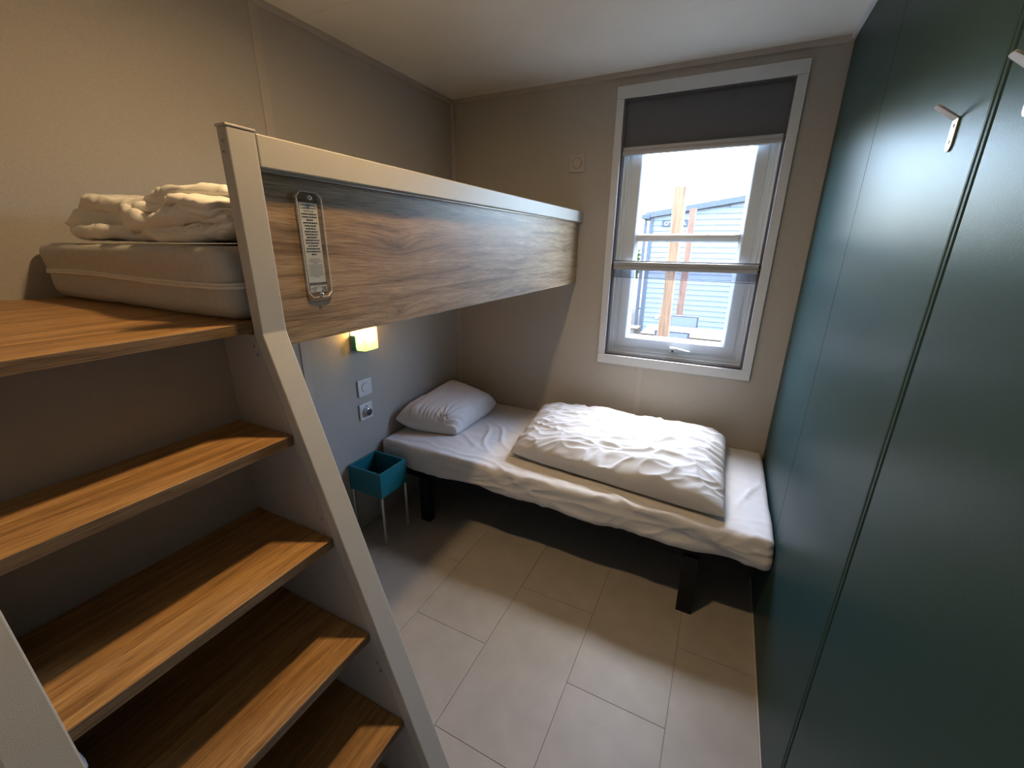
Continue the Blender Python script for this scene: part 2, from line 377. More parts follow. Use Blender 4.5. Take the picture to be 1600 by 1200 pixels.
prism('lever', [(1.402, .972), (1.402, .982), (1.43, .984), (1.505, .972), (1.505, .966), (1.43, .968)], 1, .018, .031, m_pvc, hd, .002)
tube('lock_button', (1.416, .030, .963), (1.416, .0265, .963), .0065, m_dark, hd)
# blind and insect screen
bl = empty('roller_blind', (1.406, .012, 1.9695), 'dark grey roller blind pulled a little way down the window', 'blind')
fb = bmesh.new(); bm_box(fb, (OX0+.006, .010, 2.005), (OX1-.006, .0115, OZ1+.002)); link('fabric', bm_mesh(fb), m_blind, bl)
prism('bottom_bar', [(.0, 1.9695), (-.003, 1.973), (-.003, 1.985), (.0, 1.988), (.0, 1.992), (-.004, 1.995), (-.004, 2.004), (.0, 2.0075), (.018, 2.0075), (.018, 1.9695)], 0, OX0+.002, OX1-.002, m_alu, bl)
sc = empty('insect_screen', (1.406, .012, OZ0), 'fine insect screen with aluminium pull bar across the lower window', 'insect screen')
prism('pull_bar', [(.0, 1.3975), (-.004, 1.401), (-.004, 1.415), (.001, 1.418), (.001, 1.422), (-.004, 1.425), (-.004, 1.439), (.0, 1.4425), (.018, 1.4425), (.018, 1.3975)], 0, OX0+.002, OX1-.002, m_alu, sc)
box('brush_seal', (OX0+.004, .004, 1.4425), (OX1-.004, .013, 1.4475), m_chan, sc)
box('net', (OX0+.006, .0100, OZ0+.002), (OX1-.006, .0106, 1.399), m_net, sc)
box('net_hem', (OX0+.012, .0110, 1.3585), (OX1-.008, .0116, 1.399), m_hem, sc)
tube('cord', (OX0+.010, .0095, 1.3575), (OX1-.008, .0095, 1.3515), .0017, m_chan, sc, n=8)

# ------------------------------------------------------------------ bunk bed with its stair
bb = empty('bunk_bed', (.856, -1.92, 0), 'wooden bunk bed with champagne metal frame and built-in stair', 'bunk bed')
def beam_x(z): return XB + .335*max(0, 1.353-z)
def beam(y0, y1, top):
    t = .026; poly = [(beam_x(0), 0), (XB, 1.353)] + ([(XB, top), (XB-t, top)] if top > 1.36 else []) + [(XB-t, 1.349), (beam_x(0)-t*1.06, 0)]
    return prism('stair_beam', poly, 1, y0, y1, m_champ, bb, .0022)
b1 = beam(YP, YP2, 1.703); b1['label'] = 'tall champagne metal post bending into the stair side'
beam(-2.416, -2.365, 1.353)
box('post_cap', (XB-.028, YP-.001, 1.703), (XB+.001, YP2+.001, 1.7075), m_champ, bb, .0012)
def sidep(y0, y1):
    prism('side_panel', [(.724, 0), (beam_x(0)-.0285, 0), (XB-.0272, 1.349), (.724, 1.349)], 1, y0, y1, m_side, bb, .001, 1)
sidep(YP+.0006, YP+.018); sidep(-2.383, -2.3655)
box('back_panel', (.708, -2.383, 0), (.724, YP+.018, 1.352), m_side, bb)
zt = [1.3736-.2229*i for i in range(6)]
def wood_board(name, a, b, parent):
    """board whose front edge carries its own edge band"""
    st = box(name, a, b, m_step, parent, .0012)
    return st
tp = box('platform', (0.002, -2.416, 1.3536), (.8285, YP+.0, 1.3736), m_step, bb, .0012)
box('edge_band', (.8285, -2.416, 1.3540), (.8300, YP-.0008, 1.3732), m_edge, tp, .0004, 1)
for z in zt[1:]:
    xf = beam_x(z)-.0265
    st = box('step', (.7245, -2.3650, z-.021), (xf-.0015, YP-.0004, z), m_step, bb, .0010)
    box('edge_band', (xf-.0015, -2.3650, z-.0206), (xf, YP-.0006, z-.0004), m_edge, st, .0004, 1)
for (x, z) in ((.8427, 1.6811), (.8425, 1.6648), (.826, 1.3262), (.831, 1.310), (.9384, .9904), (.9458, .9692), (1.0595, .6261), (1.0668, .6069)):
    s_ = tube('screw', (x, YP+.001, z), (x, YP-.0016, z), .0042, m_steel, bb, n=12, bev=.0008)
    tube('screw_socket', (x, YP-.0010, z), (x, YP-.0018, z), .0019, m_dark, s_, n=6)
box('bracket', (.930, -2.3648, .832), (.950, -2.356, .850), m_white, bb, .002)
box('bed_base', (.004, YP+.001, 1.339), (XP-.02, -.003, 1.3736), m_step, bb, .001)
box('wall_ledger', (0.002, YP+.02, 1.30), (.03, -.004, 1.339), m_champ, bb, .001)
gp = box('guard_panel', (XP-.018, YP2, 1.3166), (XP, -.0035, 1.652), m_panel, bb, .0008, 1)
box('edge_band', (XP-.0178, YP2, 1.3160), (XP-.0002, -.0035, 1.3168), m_strip, gp)
box('top_rail', (XB-.044, YP2+.0012, 1.6478), (XB, -.003, 1.7021), m_champ, bb, .0022)
box('rail_channel', (XP-.001, YP2+.0012, 1.6440), (XP+.006, -.0035, 1.6478), m_steel, bb, .0006, 1)
# acrylic warning plaque on the guard panel
pq = empty('warning_plaque', (XP, -1.7892, 1.4072)); pq.parent = bb; pq.location = Vector((XP, -1.7892, 1.4072))-WLOC[bb.name]
y0, y1, z0, z1, c_ = -1.820, -1.7592, 1.4075, 1.6195, .010
def octo(i): return [(y0+c_, z0+i), (y1-c_, z0+i), (y1-i, z0+c_), (y1-i, z1-c_), (y1-c_, z1-i), (y0+c_, z1-i), (y0+i, z1-c_), (y0+i, z0+c_)]
pp = octo(0)
prism('plaque_plate', pp, 0, XP+.0022, XP+.0050, m_acryl, pq)
bm = bmesh.new(); pin = [( (y-(y0+y1)/2)*.965+(y0+y1)/2, (z-(z0+z1)/2)*.990+(z0+z1)/2) for y, z in pp]
for i in range(8):
    j = (i+1) % 8; q = [pp[i], pp[j], pin[j], pin[i]]
    A = [bm.verts.new((XP+.0021, *p)) for p in q]; B = [bm.verts.new((XP+.0052, *p)) for p in q]
    bm.faces.new(A); bm.faces.new(B[::-1])
    for k in range(4): bm.faces.new([A[k], A[(k+1) % 4], B[(k+1) % 4], B[k]])
link('plaque_rim', bm_mesh(bm), m_acredge, pq)
ps = box('printed_sheet', (XP+.0002, -1.8135, 1.4355), (XP+.0012, -1.7700, 1.5985), m_paper, pq)
ps2 = box('printed_sheet', (XP+.0002, -1.8125, 1.4185), (XP+.0010, -1.7690, 1.4325), m_paper, pq)
def tx(s, z, size, mat, width=None, yc=-1.7917, par=ps): return text('lettering', s, size, mat, par, (XP+.0013, yc, z), (0, 1, 0), (0, 0, 1), align='CENTER', thick=.0001, width=width)
tx('LE COUCHAGE EN HAUTEUR NE', 1.5925, .0038, m_print, .0365)
tx('CONVIENT PAS AUX ENFANTS', 1.5868, .0038, m_print, .0345)
tx('DE MOINS DE 6 ANS.', 1.5811, .0038, m_print, .0240)
def bars(name, zs, widths, h, mat, par, yc=-1.7917, seed=0, x=XP+.0013):
    g = np.random.default_rng(seed); bm = bmesh.new()
    for z, wd in zip(zs, widths):
        y = yc-wd/2
        while y < yc+wd/2-.001:
            l = min(g.uniform(.002, .0065), yc+wd/2-y); bm_box(bm, (x-.0001, y, z), (x+.0001, y+l, z+h)); y += l+.0009
    return link(name, bm_mesh(bm), mat, par)
zz = [1.5754-.0057*i for i in range(15)]
bars('print_lines', zz, [.0375, .0365, .016, .034, .028, .025, .032, .030, .026, .034, .032, .024, .034, .037, .012], .0026, m_print, ps, seed=2)
bars('fine_print', [1.4870-.0031*i for i in range(13)], [.024, .034, .026, .010, .036, .034, .036, .032, .036, .034, .036, .034, .014], .0010, m_grey, ps, seed=5)
box('rule_line', (XP+.0011, -1.8135, 1.4365), (XP+.0014, -1.770, 1.4383), m_print, ps)
bars('print_lines', [1.4288], [.022], .0008, m_grey, ps2, x=XP+.0011)
bars('print_lines', [1.4262, 1.4230, 1.4198], [.015, .016, .008], .0015, m_grey, ps2, yc=-1.803, seed=7, x=XP+.0011)
bars('print_lines', [1.4268, 1.4235, 1.4202], [.011, .009, .014], .0018, m_print, ps2, yc=-1.777, seed=8, x=XP+.0011)
for z in (1.6080, 1.4125):
    s_ = tube('screw', (XP+.003, -1.7895, z), (XP+.0075, -1.7895, z), .0046, m_steel, pq, n=14, bev=.0012)
    tube('screw_slot', (XP+.006, -1.7895, z), (XP+.0077, -1.7895, z), .0018, m_dark, s_, n=6)

# upper mattress and the folded quilt on it
ma, mb = (.016, -1.968, 1.3745), (.812, -.012, 1.5135)
V, N, F = round_box(ma, mb, .030, (40, 80, 8))
V = V + N*(.006*perlin(V*np.array([3, 3, 6.]), 11)+.003*perlin(V*14., 12))[:, None]
V[:, 2] = np.maximum(V[:, 2], 1.3745)
V[:, 1] -= .012*np.clip((V[:, 2]-1.44)/.07, 0, 1)*(V[:, 1] < -1.9)
um = empty('bunk_mattress', (.41, -1.0, 1.3745), 'bare grey mattress lying on the upper bunk', 'mattress')
soft('cover', V, F, m_foam, None, None, um)
# piping round the middle
pth = []
def wav(t): return 1.4405+.004*math.sin(7*t)
cor = [(ma[0]+.03, ma[1]+.03), (mb[0]-.03, ma[1]+.03), (mb[0]-.03, mb[1]-.03), (ma[0]+.03, mb[1]-.03)]
for k, (cx, cy) in enumerate(cor):
    for i in range(7):
        a = math.pi+math.pi/2*k+math.pi/2*i/6
        pth.append((cx+.031*math.cos(a), cy+.031*math.sin(a)))
pth2 = []
for (p, q) in zip(pth, pth[1:]+pth[:1]):
    n = max(1, int(math.dist(p, q)/.03))
    for i in range(n): pth2.append((p[0]+(q[0]-p[0])*i/n, p[1]+(q[1]-p[1])*i/n))
for dz, r_ in ((0, .0036), (.0062, .0030)):
    Vp, Fp = [], []; n = len(pth2); cx, cy = (ma[0]+mb[0])/2, (ma[1]+mb[1])/2
    for i, (x, y) in enumerate(pth2):
        ox, oy = x-cx, y-cy; px, py = pth2[(i+1) % n][0]-pth2[i-1][0], pth2[(i+1) % n][1]-pth2[i-1][1]; l = math.hypot(px, py); nx, ny = py/l, -px/l
        for k in range(8):
            a = 2*math.pi*k/8; Vp.append((x+nx*r_*math.cos(a)+nx*.002, y+ny*r_*math.cos(a)+ny*.002, wav(x)+dz+r_*math.sin(a)))
    for i in range(n):
        for k in range(8): Fp.append((i*8+k, ((i+1) % n)*8+k, ((i+1) % n)*8+(k+1) % 8, i*8+(k+1) % 8))
    link('piping', from_py(Vp, Fp, True), m_pipe, um)

def ribbon(paths, y0, y1, ny, amp, seed):
    """thick cloth following x-z paths, extruded in y with rounded ends"""
    VV, FF = [], []
    y0_, y1_ = y0, y1
    for pi, (thick, dy, pth) in enumerate(paths):
        y0, y1 = y0_+dy, y1_+dy
        P = np.array(pth, float)
        # Catmull-Rom resample
        Q = np.concatenate([[2*P[0]-P[1]], P, [2*P[-1]-P[-2]]]); R = []
        for i in range(1, len(Q)-2):
            for t in np.linspace(0, 1, 10, endpoint=False):
                R.append(.5*((2*Q[i])+(-Q[i-1]+Q[i+1])*t+(2*Q[i-1]-5*Q[i]+4*Q[i+1]-Q[i+2])*t*t+(-Q[i-1]+3*Q[i]-3*Q[i+1]+Q[i+2])*t**3))
        R.append(P[-1]); R = np.array(R)
        T = np.gradient(R, axis=0); T /= np.linalg.norm(T, axis=1)[:, None]; Nn = np.stack([-T[:, 1], T[:, 0]], 1)
        m = len(R); prof = []
        s = np.linspace(0, 1, m); th = thick*np.minimum(1, np.sqrt(np.clip(np.minimum(s/(.22 if thick > .05 else .03), (1-s)/(.75 if thick > .05 else .03)), 0.02, 1)))
        ring = np.concatenate([R+Nn*th[:, None]/2, (R-Nn*th[:, None]/2)[::-1]]); cen = np.concatenate([R, R[::-1]])
        k = len(ring); base = len(VV)
        ys = np.concatenate([[y0]*1, y0+.018*(1-np.cos(np.linspace(.35, math.pi/2, 5))), np.linspace(y0+.02, y1-.02, ny), y1-.018*(1-np.cos(np.linspace(math.pi/2, .35, 5))), [y1]])
        for j, y in enumerate(ys):
            e = min(y-y0, y1-y); sc_ = math.sqrt(max(.0, 1-(1-min(1, e/.018))**2))
            pts = cen+(ring-cen)*max(sc_, .05)
            yy = y+(.016*np.sin(cen[:, 0]*19+pi*2)+.012*np.sin(cen[:, 1]*60+pi))*(1 if y < (y0+y1)/2 else .5)
            for (px, pz), y_ in zip(pts, yy): VV.append((px, y_, pz))
        nj = len(ys)
        for j in range(nj-1):
            for i in range(k): FF.append((base+j*k+i, base+j*k+(i+1) % k, base+(j+1)*k+(i+1) % k, base+(j+1)*k+i))
        for j, rev in ((0, False), (nj-1, True)):
            for i in range(m-1):
                q = (base+j*k+i, base+j*k+i+1, base+j*k+k-2-i, base+j*k+k-1-i); FF.append(q if rev else q[::-1])
    VV = np.array(VV)
    d = np.stack([perlin(VV*np.array([11, 7, 15.]), seed), perlin(VV*np.array([11, 7, 15.])+31, seed+1), perlin(VV*np.array([11, 7, 15.])+57, seed+2)], 1)
    f = ridged(VV*np.array([30, 16, 24.]), seed+5, .8)[:, None]*np.array([0, -.003, .006])
    return VV+d*amp+f, FF
zq = 1.5175
def sh(pts): return [(x, zq+z) for x, z in pts]
paths = [
  (.034, .0, sh([(.76, .020), (.60, .020), (.44, .018), (.28, .018), (.19, .022), (.130, .040), (.150, .062), (.205, .084), (.26, .088), (.33, .078), (.40, .080), (.52, .088), (.64, .090), (.76, .086)])),
  (.082, -.006, sh([(.150, .044), (.22, .052), (.30, .052), (.38, .048), (.48, .040), (.60, .032)])),
  (.022, -.016, sh([(.77, .066), (.66, .072), (.56, .072), (.48, .066), (.45, .055), (.50, .046), (.58, .050), (.66, .056), (.77, .054)])),
  (.026, -.024, sh([(.78, .046), (.68, .049), (.60, .045), (.55, .034), (.55, .020), (.60, .014), (.66, .015), (.72, .024), (.78, .034)])),
]
V, F = ribbon(paths, -1.925, -1.45, 70, .014, 40)
V[:, 2] = np.maximum(V[:, 2], zq+.0005)
soft('folded_quilt', V, F, m_wool, 'cream white quilt folded in loose layers on the upper mattress', 'quilt')

# ------------------------------------------------------------------ single bed
bf = empty('bed_frame', (1.0, -.42, 0), 'black metal bed frame under the white sheeted mattress', 'bed frame')
box('side_rail', (.03, -.797, .262), (1.90, -.765, .338), m_black, bf, .002)
box('side_rail', (.03, -.050, .285), (1.90, -.018, .338), m_black, bf, .002)
box('end_rail', (.03, -.780, .285), (.062, -.050, .338), m_black, bf, .002)
box('end_rail', (1.868, -.780, .285), (1.90, -.050, .338), m_black, bf, .002)
box('shade_board', (.062, -.780, .300), (1.868, -.050, .312), m_black, bf)  # unseen black board, added to cut the light beneath the bed
for i in range(13):
    x = .13+i*.138; box('slat', (x, -.779, .318), (x+.06, -.051, .334), m_black, bf, .002, 1)
for (x, y) in ((1.640, -.818), (.245, -.818), (1.640, -.075), (.245, -.075)):
    prism('leg', [(x, .286), (x+.062, .286), (x+.066, .0), (x+.004, .0)], 1, y, y+.045, m_black, bf, .002)
ba, bz = (.008, -.832, .338), (W-.006, -.006, .468)
V, N, F = round_box(ba, bz, .028, (260, 70, 26))
top = np.clip((V[:, 2]-.44)/.02, 0, 1); front = np.clip((-.80-V[:, 1])/.02, 0, 1)
X, Y, Z = V.T
wr_ = .0035*ridged(np.stack([X*5+Y*4, Y*9-X*2, Z*0], 1), 21, .9, 3)*top
wr_ += .008*ridged(np.stack([X*2.6+Z*6, Y*0, Z*11-X*3.4], 1), 25, 1.3, 1.4)*front
wr_ += .004*ridged(np.stack([X*7+Z*9, Y*0, Z*19-X*8.0], 1), 29, 1.0, 2.0)*front*(.3+.7*np.clip(perlin(np.stack([X*2.1, X*0, X*0], 1), 30)*3+.5, 0, 1))
wr_ += .006*np.sin(Z*60+X*9+2*np.sin(X*3))*front*np.exp(-((X-1.72)/.25)**2)
wr_ += .006*perlin(np.stack([X*4, Y*4, Z*6], 1), 26)
for (cx, cy, ang, ln_, am) in ((.52, -.52, -1.0, .30, .010), (.60, -.48, -.85, .30, .011), (.47, -.62, -.35, .22, .007), (1.84, -.55, 1.5, .2, .006), (1.88, -.45, 1.45, .22, .005), (.75, -.80, -.15, .5, .008), (1.35, -.80, -.12, .4, .010)):
    u_ = (X-cx)*math.cos(ang)+(Y-cy)*math.sin(ang); v_ = -(X-cx)*math.sin(ang)+(Y-cy)*math.cos(ang)+.02*np.sin(u_*17)
    wr_ += am*np.exp(-(v_/.011)**2)*np.exp(-(u_/ln_*1.6)**2)*top
V = V+N*wr_[:, None]
# loose lower hem, hanging unevenly over the rail
low = np.clip((.40-V[:, 2])/.07, 0, 1)*np.clip((-.55-V[:, 1])/.2, 0, 1)
V[:, 2] -= low*(.012+.007*np.sin(X*6.1+.6)+.005*np.sin(X*15+2))
V[:, 0] = np.clip(V[:, 0], .003, W-.002); V[:, 1] = np.minimum(V[:, 1], -.002)
# keep the underside flat on the rails
und = (N[:, 2] < -.5) & (V[:, 1] > -.802); V[und, 2] = .3395
soft('single_mattress', V, F, m_sheet, 'mattress in a creased white fitted sheet on the lower bed', 'mattress')

def cushion(corners, hh, n, pw, seam_z=.5, wr_fn=None, flat=None, edge=.0):
    """bilinear four-corner cushion: top and bottom shells welded along the seam"""
    A, B, C, D = [np.array(c, float) for c in corners]; nu, nv = n
    u = np.linspace(-1, 1, nu); v = np.linspace(-1, 1, nv); u = np.sign(u)*(1-(1-np.abs(u))**1.35); v = np.sign(v)*(1-(1-np.abs(v))**1.35)
    U, Vv = np.meshgrid(u, v, indexing='ij'); s, t = (U+1)/2, (Vv+1)/2
    # corners A(u-,v-) B(u+,v-) C(u+,v+) D(u-,v+); sides pulled in between the corners
    pin = edge
    s2 = s+pin*(1-2*s)*(1-Vv**2)*.5*0; 
    P = (A*((1-s)*(1-t))[..., None]+B*(s*(1-t))[..., None]+C*(s*t)[..., None]+D*((1-s)*t)[..., None])
    ctr = (A+B+C+D)/4
    k = 1-edge*((1-Vv**2)*np.abs(U)**6+(1-U**2)*np.abs(Vv)**6)
    P = ctr+(P-ctr)*k[..., None]
    prof = ((1-np.abs(U)**pw[0])*(1-np.abs(Vv)**pw[1]))**pw[2]
    return P, prof, U, Vv
def weld(top, bot):
    nu, nv = top.shape[:2]; V = [tuple(p) for p in top.reshape(-1, 3)]; ids = np.arange(nu*nv).reshape(nu, nv); bi = -np.ones((nu, nv), int)
    for i in range(nu):
        for j in range(nv):
            if i in (0, nu-1) or j in (0, nv-1): bi[i, j] = ids[i, j]
            else: bi[i, j] = len(V); V.append(tuple(bot[i, j]))
    F = []
    for i in range(nu-1):
        for j in range(nv-1):
            F.append((ids[i, j], ids[i+1, j], ids[i+1, j+1], ids[i, j+1])); F.append((bi[i, j], bi[i, j+1], bi[i+1, j+1], bi[i+1, j]))
    return V, F
# pillow
cs = [(.035, -.735, .560), (.375, -.615, .500), (.385, -.155, .525), (.035, -.150, .590)]
P, prof, U, Vv = cushion(cs, .08, (84, 100), (5.0, 6.0, .48), edge=.035)
q = P.reshape(-1, 3)
wv = (.004*ridged(q*np.array([16, 7, 9.]), 61, .7, 2)+.008*perlin(q*6, 62)).reshape(U.shape)
rad = .010*np.cos(np.arctan2(Vv+1.0, U-.55)*16)*np.exp(-((U-.75)**2+(Vv+.85)**2)/.12)
rad += .0035*np.cos(U*34+4*np.sin(U*5))*np.exp(-((Vv+.86)/.16)**2)*np.clip(1-np.abs(U)**4, 0, 1)
top = P.copy(); bot = P.copy()
top[..., 2] += .092*prof+(wv+rad)*np.clip(prof*2, 0, 1)
bot[..., 2] = np.maximum(bot[..., 2]-.085*prof, .4785)
top[..., 0] = np.maximum(top[..., 0], .004); bot[..., 0] = np.maximum(bot[..., 0], .004)
V, F = weld(top, bot); soft('pillow', V, F, m_sheet, 'plump white pillow at the head of the lower bed', 'pillow')
# duvet
cs = [(.765, -.705, .510), (1.765, -.790, .500), (1.755, -.085, .535), (.705, -.120, .535)]
P, prof, U, Vv = cushion(cs, .08, (210, 150), (7, 5.5, .55), edge=.018)
q = P.reshape(-1, 3)
rg = (.013*ridged(q*np.array([4.0, 9, 0.])+np.array([0, 0, .3]), 71, 1.3, 2.6)+.010*ridged(np.stack([q[:, 0]*9+q[:, 1]*4, q[:, 1]*20-q[:, 0]*5, q[:, 0]*0], 1), 75, .9, 2.2)
      +.020*perlin(q*np.array([3.4, 4, 3.]), 77)+.006*perlin(q*np.array([11, 12, 3.]), 78)).reshape(U.shape)
pl_ = .011*np.cos(Vv*30+3*np.sin(Vv*5))*np.exp(-((1-U)/.16)**2)          # gathers along the right end
pl_ += .006*np.cos(U*23+5*np.sin(U*4.3)+3*Vv)*np.exp(-((Vv+.9)/.2)**2)*np.clip(.2+perlin(np.stack([U*3, U*0, U*0], -1).reshape(-1, 3), 81).reshape(U.shape)*2.5, 0, 1)   # gathers along the front
pl_ += .005*np.cos(Vv*34)*np.exp(-((U+1)/.10)**2)
shape = 1-.16*np.clip((U-.35)/.65, 0, 1)*0-.10*np.clip(Vv, 0, 1)+.05*np.clip(-Vv, 0, 1)
top = P.copy(); bot = P.copy()
top[..., 2] += .105*prof*shape+(rg+pl_)*np.clip(prof*1.8, 0, 1)
bulge = np.clip(prof*1.0, 0, 1)*np.exp(-((1+Vv)/.12)**2)
top[..., 1] -= .035*bulge
top[..., 0] += .03*np.clip(prof, 0, 1)*np.exp(-((1-U)/.08)**2)
bot[..., 2] = np.maximum(bot[..., 2]-.05*prof, .4785)
V, F = weld(top, bot); soft('duvet', V, F, m_duvet, 'crumpled white duvet folded over the lower mattress', 'duvet')

# ------------------------------------------------------------------ bedside box, wall lamp, switches
ns = empty('bedside_box', (.115, -.985, 0), 'open teal box on four thin steel legs beside the bed', 'bedside table')
bx0, bx1, by0, by1, bz0, bz1, t = .005, .226, -1.082, -.886, .283, .421, .011
box('side_board', (bx0, by0, bz0), (bx1, by0+t, bz1), m_teal, ns, .0015)
box('side_board', (bx0, by1-t, bz0), (bx1, by1, bz1), m_teal, ns, .0015)
box('side_board', (bx0, by0+t, bz0), (bx0+t, by1-t, bz1), m_teal, ns, .0015)
box('side_board', (bx1-t, by0+t, bz0), (bx1, by1-t, bz1), m_teal, ns, .0015)
box('bottom_board', (bx0+t, by0+t, bz0+.002), (bx1-t, by1-t, bz0+.012), m_teal, ns)
for x in (bx0+.010, bx1-.010):
    for y in (by0+.010, by1-.010):
        lg = tube('leg', (x, y, .004), (x, y, bz0+.002), .0080, m_steel, ns, n=14)
        tube('foot', (x, y, 0), (x, y, .006), .0074, m_dark, lg, n=14)
lp = empty('wall_lamp', (0, -.918, 1.013), 'teal wall lamp with lit frosted glass under the bunk', 'lamp')
ly0, ly1, lz0, lz1, ld = -.967, -.870, 1.013, 1.150, .092
box('back_plate', (.001, ly0, lz0), (.004, ly1, lz1), m_white, lp, .0005, 1)
box('bottom_plate', (.004, ly0, lz0), (ld, ly1, lz0+.003), m_tealh, lp, .0005, 1)
prism('side_plate', [(.004, lz0+.003), (.034, lz0+.003), (.034, lz0+.075), (.004, lz0+.075)], 1, ly0, ly0+.003, m_tealh, lp, .0005, 1)
prism('side_plate', [(.004, lz0+.003), (.034, lz0+.003), (.034, lz0+.075), (.004, lz0+.075)], 1, ly1-.003, ly1, m_tealh, lp, .0005, 1)
m_frost = see_through('frosted_glass', (.97, .97, .95), .5, .72, (.86, .84, .70), .3, True)
fr = bmesh.new()
gy0, gy1, gx1 = ly0+.004, ly1-.004, ld-.001
for a, b in (((gx1-.004, gy0, lz0+.0035), (gx1, gy1, lz1-.012)), ((.034, gy0, lz0+.0035), (gx1-.004, gy0+.003, lz1-.012)), ((.034, gy1-.003, lz0+.0035), (gx1-.004, gy1, lz1-.012))): bm_box(fr, a, b)
link('glass_shade', bm_mesh(fr), m_frost, lp)
m_bulb = emit('bulb_glow', (1, .56, .18), 190)
bm = bmesh.new(); bmesh.ops.create_uvsphere(bm, u_segments=16, v_segments=10, radius=.017)
for v in bm.verts: v.co += Vector((.052, -.918, 1.108))
link('bulb', bm_mesh(bm, True), m_bulb, lp)
tube('bulb_holder', (.004, -.918, 1.108), (.038, -.918, 1.108), .011, m_white, lp)

def plate_left(y0, y1, z0, z1, name, label, cat, socket=False):
    r = empty(name, (0, (y0+y1)/2, (z0+z1)/2), label, cat)
    box('cover_plate', (.0, y0, z0), (.010, y1, z1), m_switch, r, .0025)
    yc, zc = (y0+y1)/2, (z0+z1)/2
    if not socket:
        tube('button_ring', (.009, yc, zc), (.0106, yc, zc), .0265, m_grey, r, n=32)
        tube('button', (.009, yc, zc), (.0135, yc, zc), .0250, m_switch, r, n=32, bev=.0015)
    else:
        tube('socket_ring', (.009, yc, zc-.002), (.012, yc, zc-.002), .0285, m_switch, r, n=32, bev=.001)
        tube('charger_body', (.010, yc, zc-.002), (.030, yc, zc-.002), .0225, m_steel, r, n=32, bev=.004)
        f_ = tube('charger_face', (.029, yc, zc-.002), (.0315, yc, zc-.002), .0185, m_dark, r, n=28)
        box('face_mark', (.0312, yc-.010, zc+.001), (.0322, yc+.010, zc+.004), m_grey, f_)
        tube('socket_pin', (.011, yc, zc+.030), (.017, yc, zc+.030), .003, m_dark, r, n=8)
plate_left(-.959, -.866, .7575, .847, 'light_switch', 'white square light switch with round button below the wall lamp', 'switch')
plate_left(-.964, -.876, .6255, .7145, 'wall_socket', 'white wall socket with a round dark insert', 'socket', True)
sw = empty('light_switch', (.8075, 0, 1.949), 'beige square light switch beside the window', 'switch')
box('cover_plate', (.7635, -.010, 1.904), (.8515, 0, 1.9945), m_switchb, sw, .0025)
tube('button_ring', (.8085, -.009, 1.9495), (.8085, -.0106, 1.9495), .0275, m_grey, sw, n=32)
tube('button', (.8085, -.009, 1.9495), (.8085, -.0145, 1.9495), .0255, m_switchb, sw, n=32, bev=.002)

# ------------------------------------------------------------------ coat hooks on the green wall
def hook(yc, zt_, label):
    r = empty('coat_hook', (W, yc, zt_-.05), label, 'hook', 'coat hooks on the green wall')
    wd, th, bz_ = .0115, .003, zt_-.053
    # base plate with rounded lower end
    poly = [(yc-wd, zt_), (yc+wd, zt_)]+[(yc+wd*math.cos(a), bz_+wd+wd*math.sin(a)*1.0) for a in [-i*math.pi/10 for i in range(11)]]
    prism('base_plate', poly, 0, W-th, W, m_hook, r, .0007, 1)
    # arm bent outwards and up
    d = Vector((-.0335, 0, .024)); n_ = Vector((-d.z, 0, d.x)).normalized()*th
    a = Vector((W, 0, zt_-.001)); bm = bmesh.new(); pr_ = []
    for tt, ww in ((0, wd), (.3, wd), (.86, wd*.86), (.97, wd*.72), (1, wd*.5)):
        c = a+d*tt; pr_.append([bm.verts.new((c.x+o_.x, yc+s_*ww, c.z+o_.z)) for s_, o_ in ((-1, Vector()), (1, Vector()), (1, n_), (-1, n_))])
    bm.faces.new(pr_[0]); bm.faces.new(pr_[-1][::-1])
    for A, B in zip(pr_[:-1], pr_[1:]):
        for k in range(4): bm.faces.new([A[k], A[(k+1) % 4], B[(k+1) % 4], B[k]])
    link('arm', bm_mesh(bm), m_hook, r)
    for z in (zt_-.012, zt_-.037): 
        s_ = tube('screw', (W-th+.0005, yc, z), (W-th-.0012, yc, z), .0034, m_steel, r, n=12)
        tube('screw_slot', (W-th-.0008, yc, z), (W-th-.0015, yc, z), .0019, m_dark, s_, n=6)
hook(-1.350, 1.7365, 'metal coat hook on the middle green panel')
hook(-1.585, 1.7365, 'metal coat hook cut off by the right picture edge')

# ------------------------------------------------------------------ ceiling lamp (above the frame)
cl = empty('ceiling_lamp', (LAMP[0], LAMP[1], H), 'small round ceiling lamp with warm light', 'lamp')
bm = bmesh.new(); LR, n_ = .048, 40
prof_ = [(LR-.010, H-.006), (LR-.004, H-.010), (LR+.012, H-.010), (LR+.018, H-.004), (LR+.018, H), (LR-.010, H)]
rings = [[bm.verts.new((LAMP[0]+r_*math.cos(2*math.pi*i/n_), LAMP[1]+r_*math.sin(2*math.pi*i/n_), z)) for i in range(n_)] for r_, z in prof_]
for A, B in zip(rings, rings[1:]+rings[:1]):
    for i in range(n_): bm.faces.new([A[i], A[(i+1) % n_], B[(i+1) % n_], B[i]])
link('lamp_ring', bm_mesh(bm), m_white, cl)
m_lamp = emit('lamp_glow', LAMP_COL, LAMP_E)
bm = bmesh.new(); bmesh.ops.create_circle(bm, cap_ends=True, radius=LR-.009, segments=32)
for v in bm.verts: v.co = Vector((LAMP[0]+v.co.x, LAMP[1]-v.co.y, H-.005))
link('lamp_lens', bm_mesh(bm), m_lamp, cl)

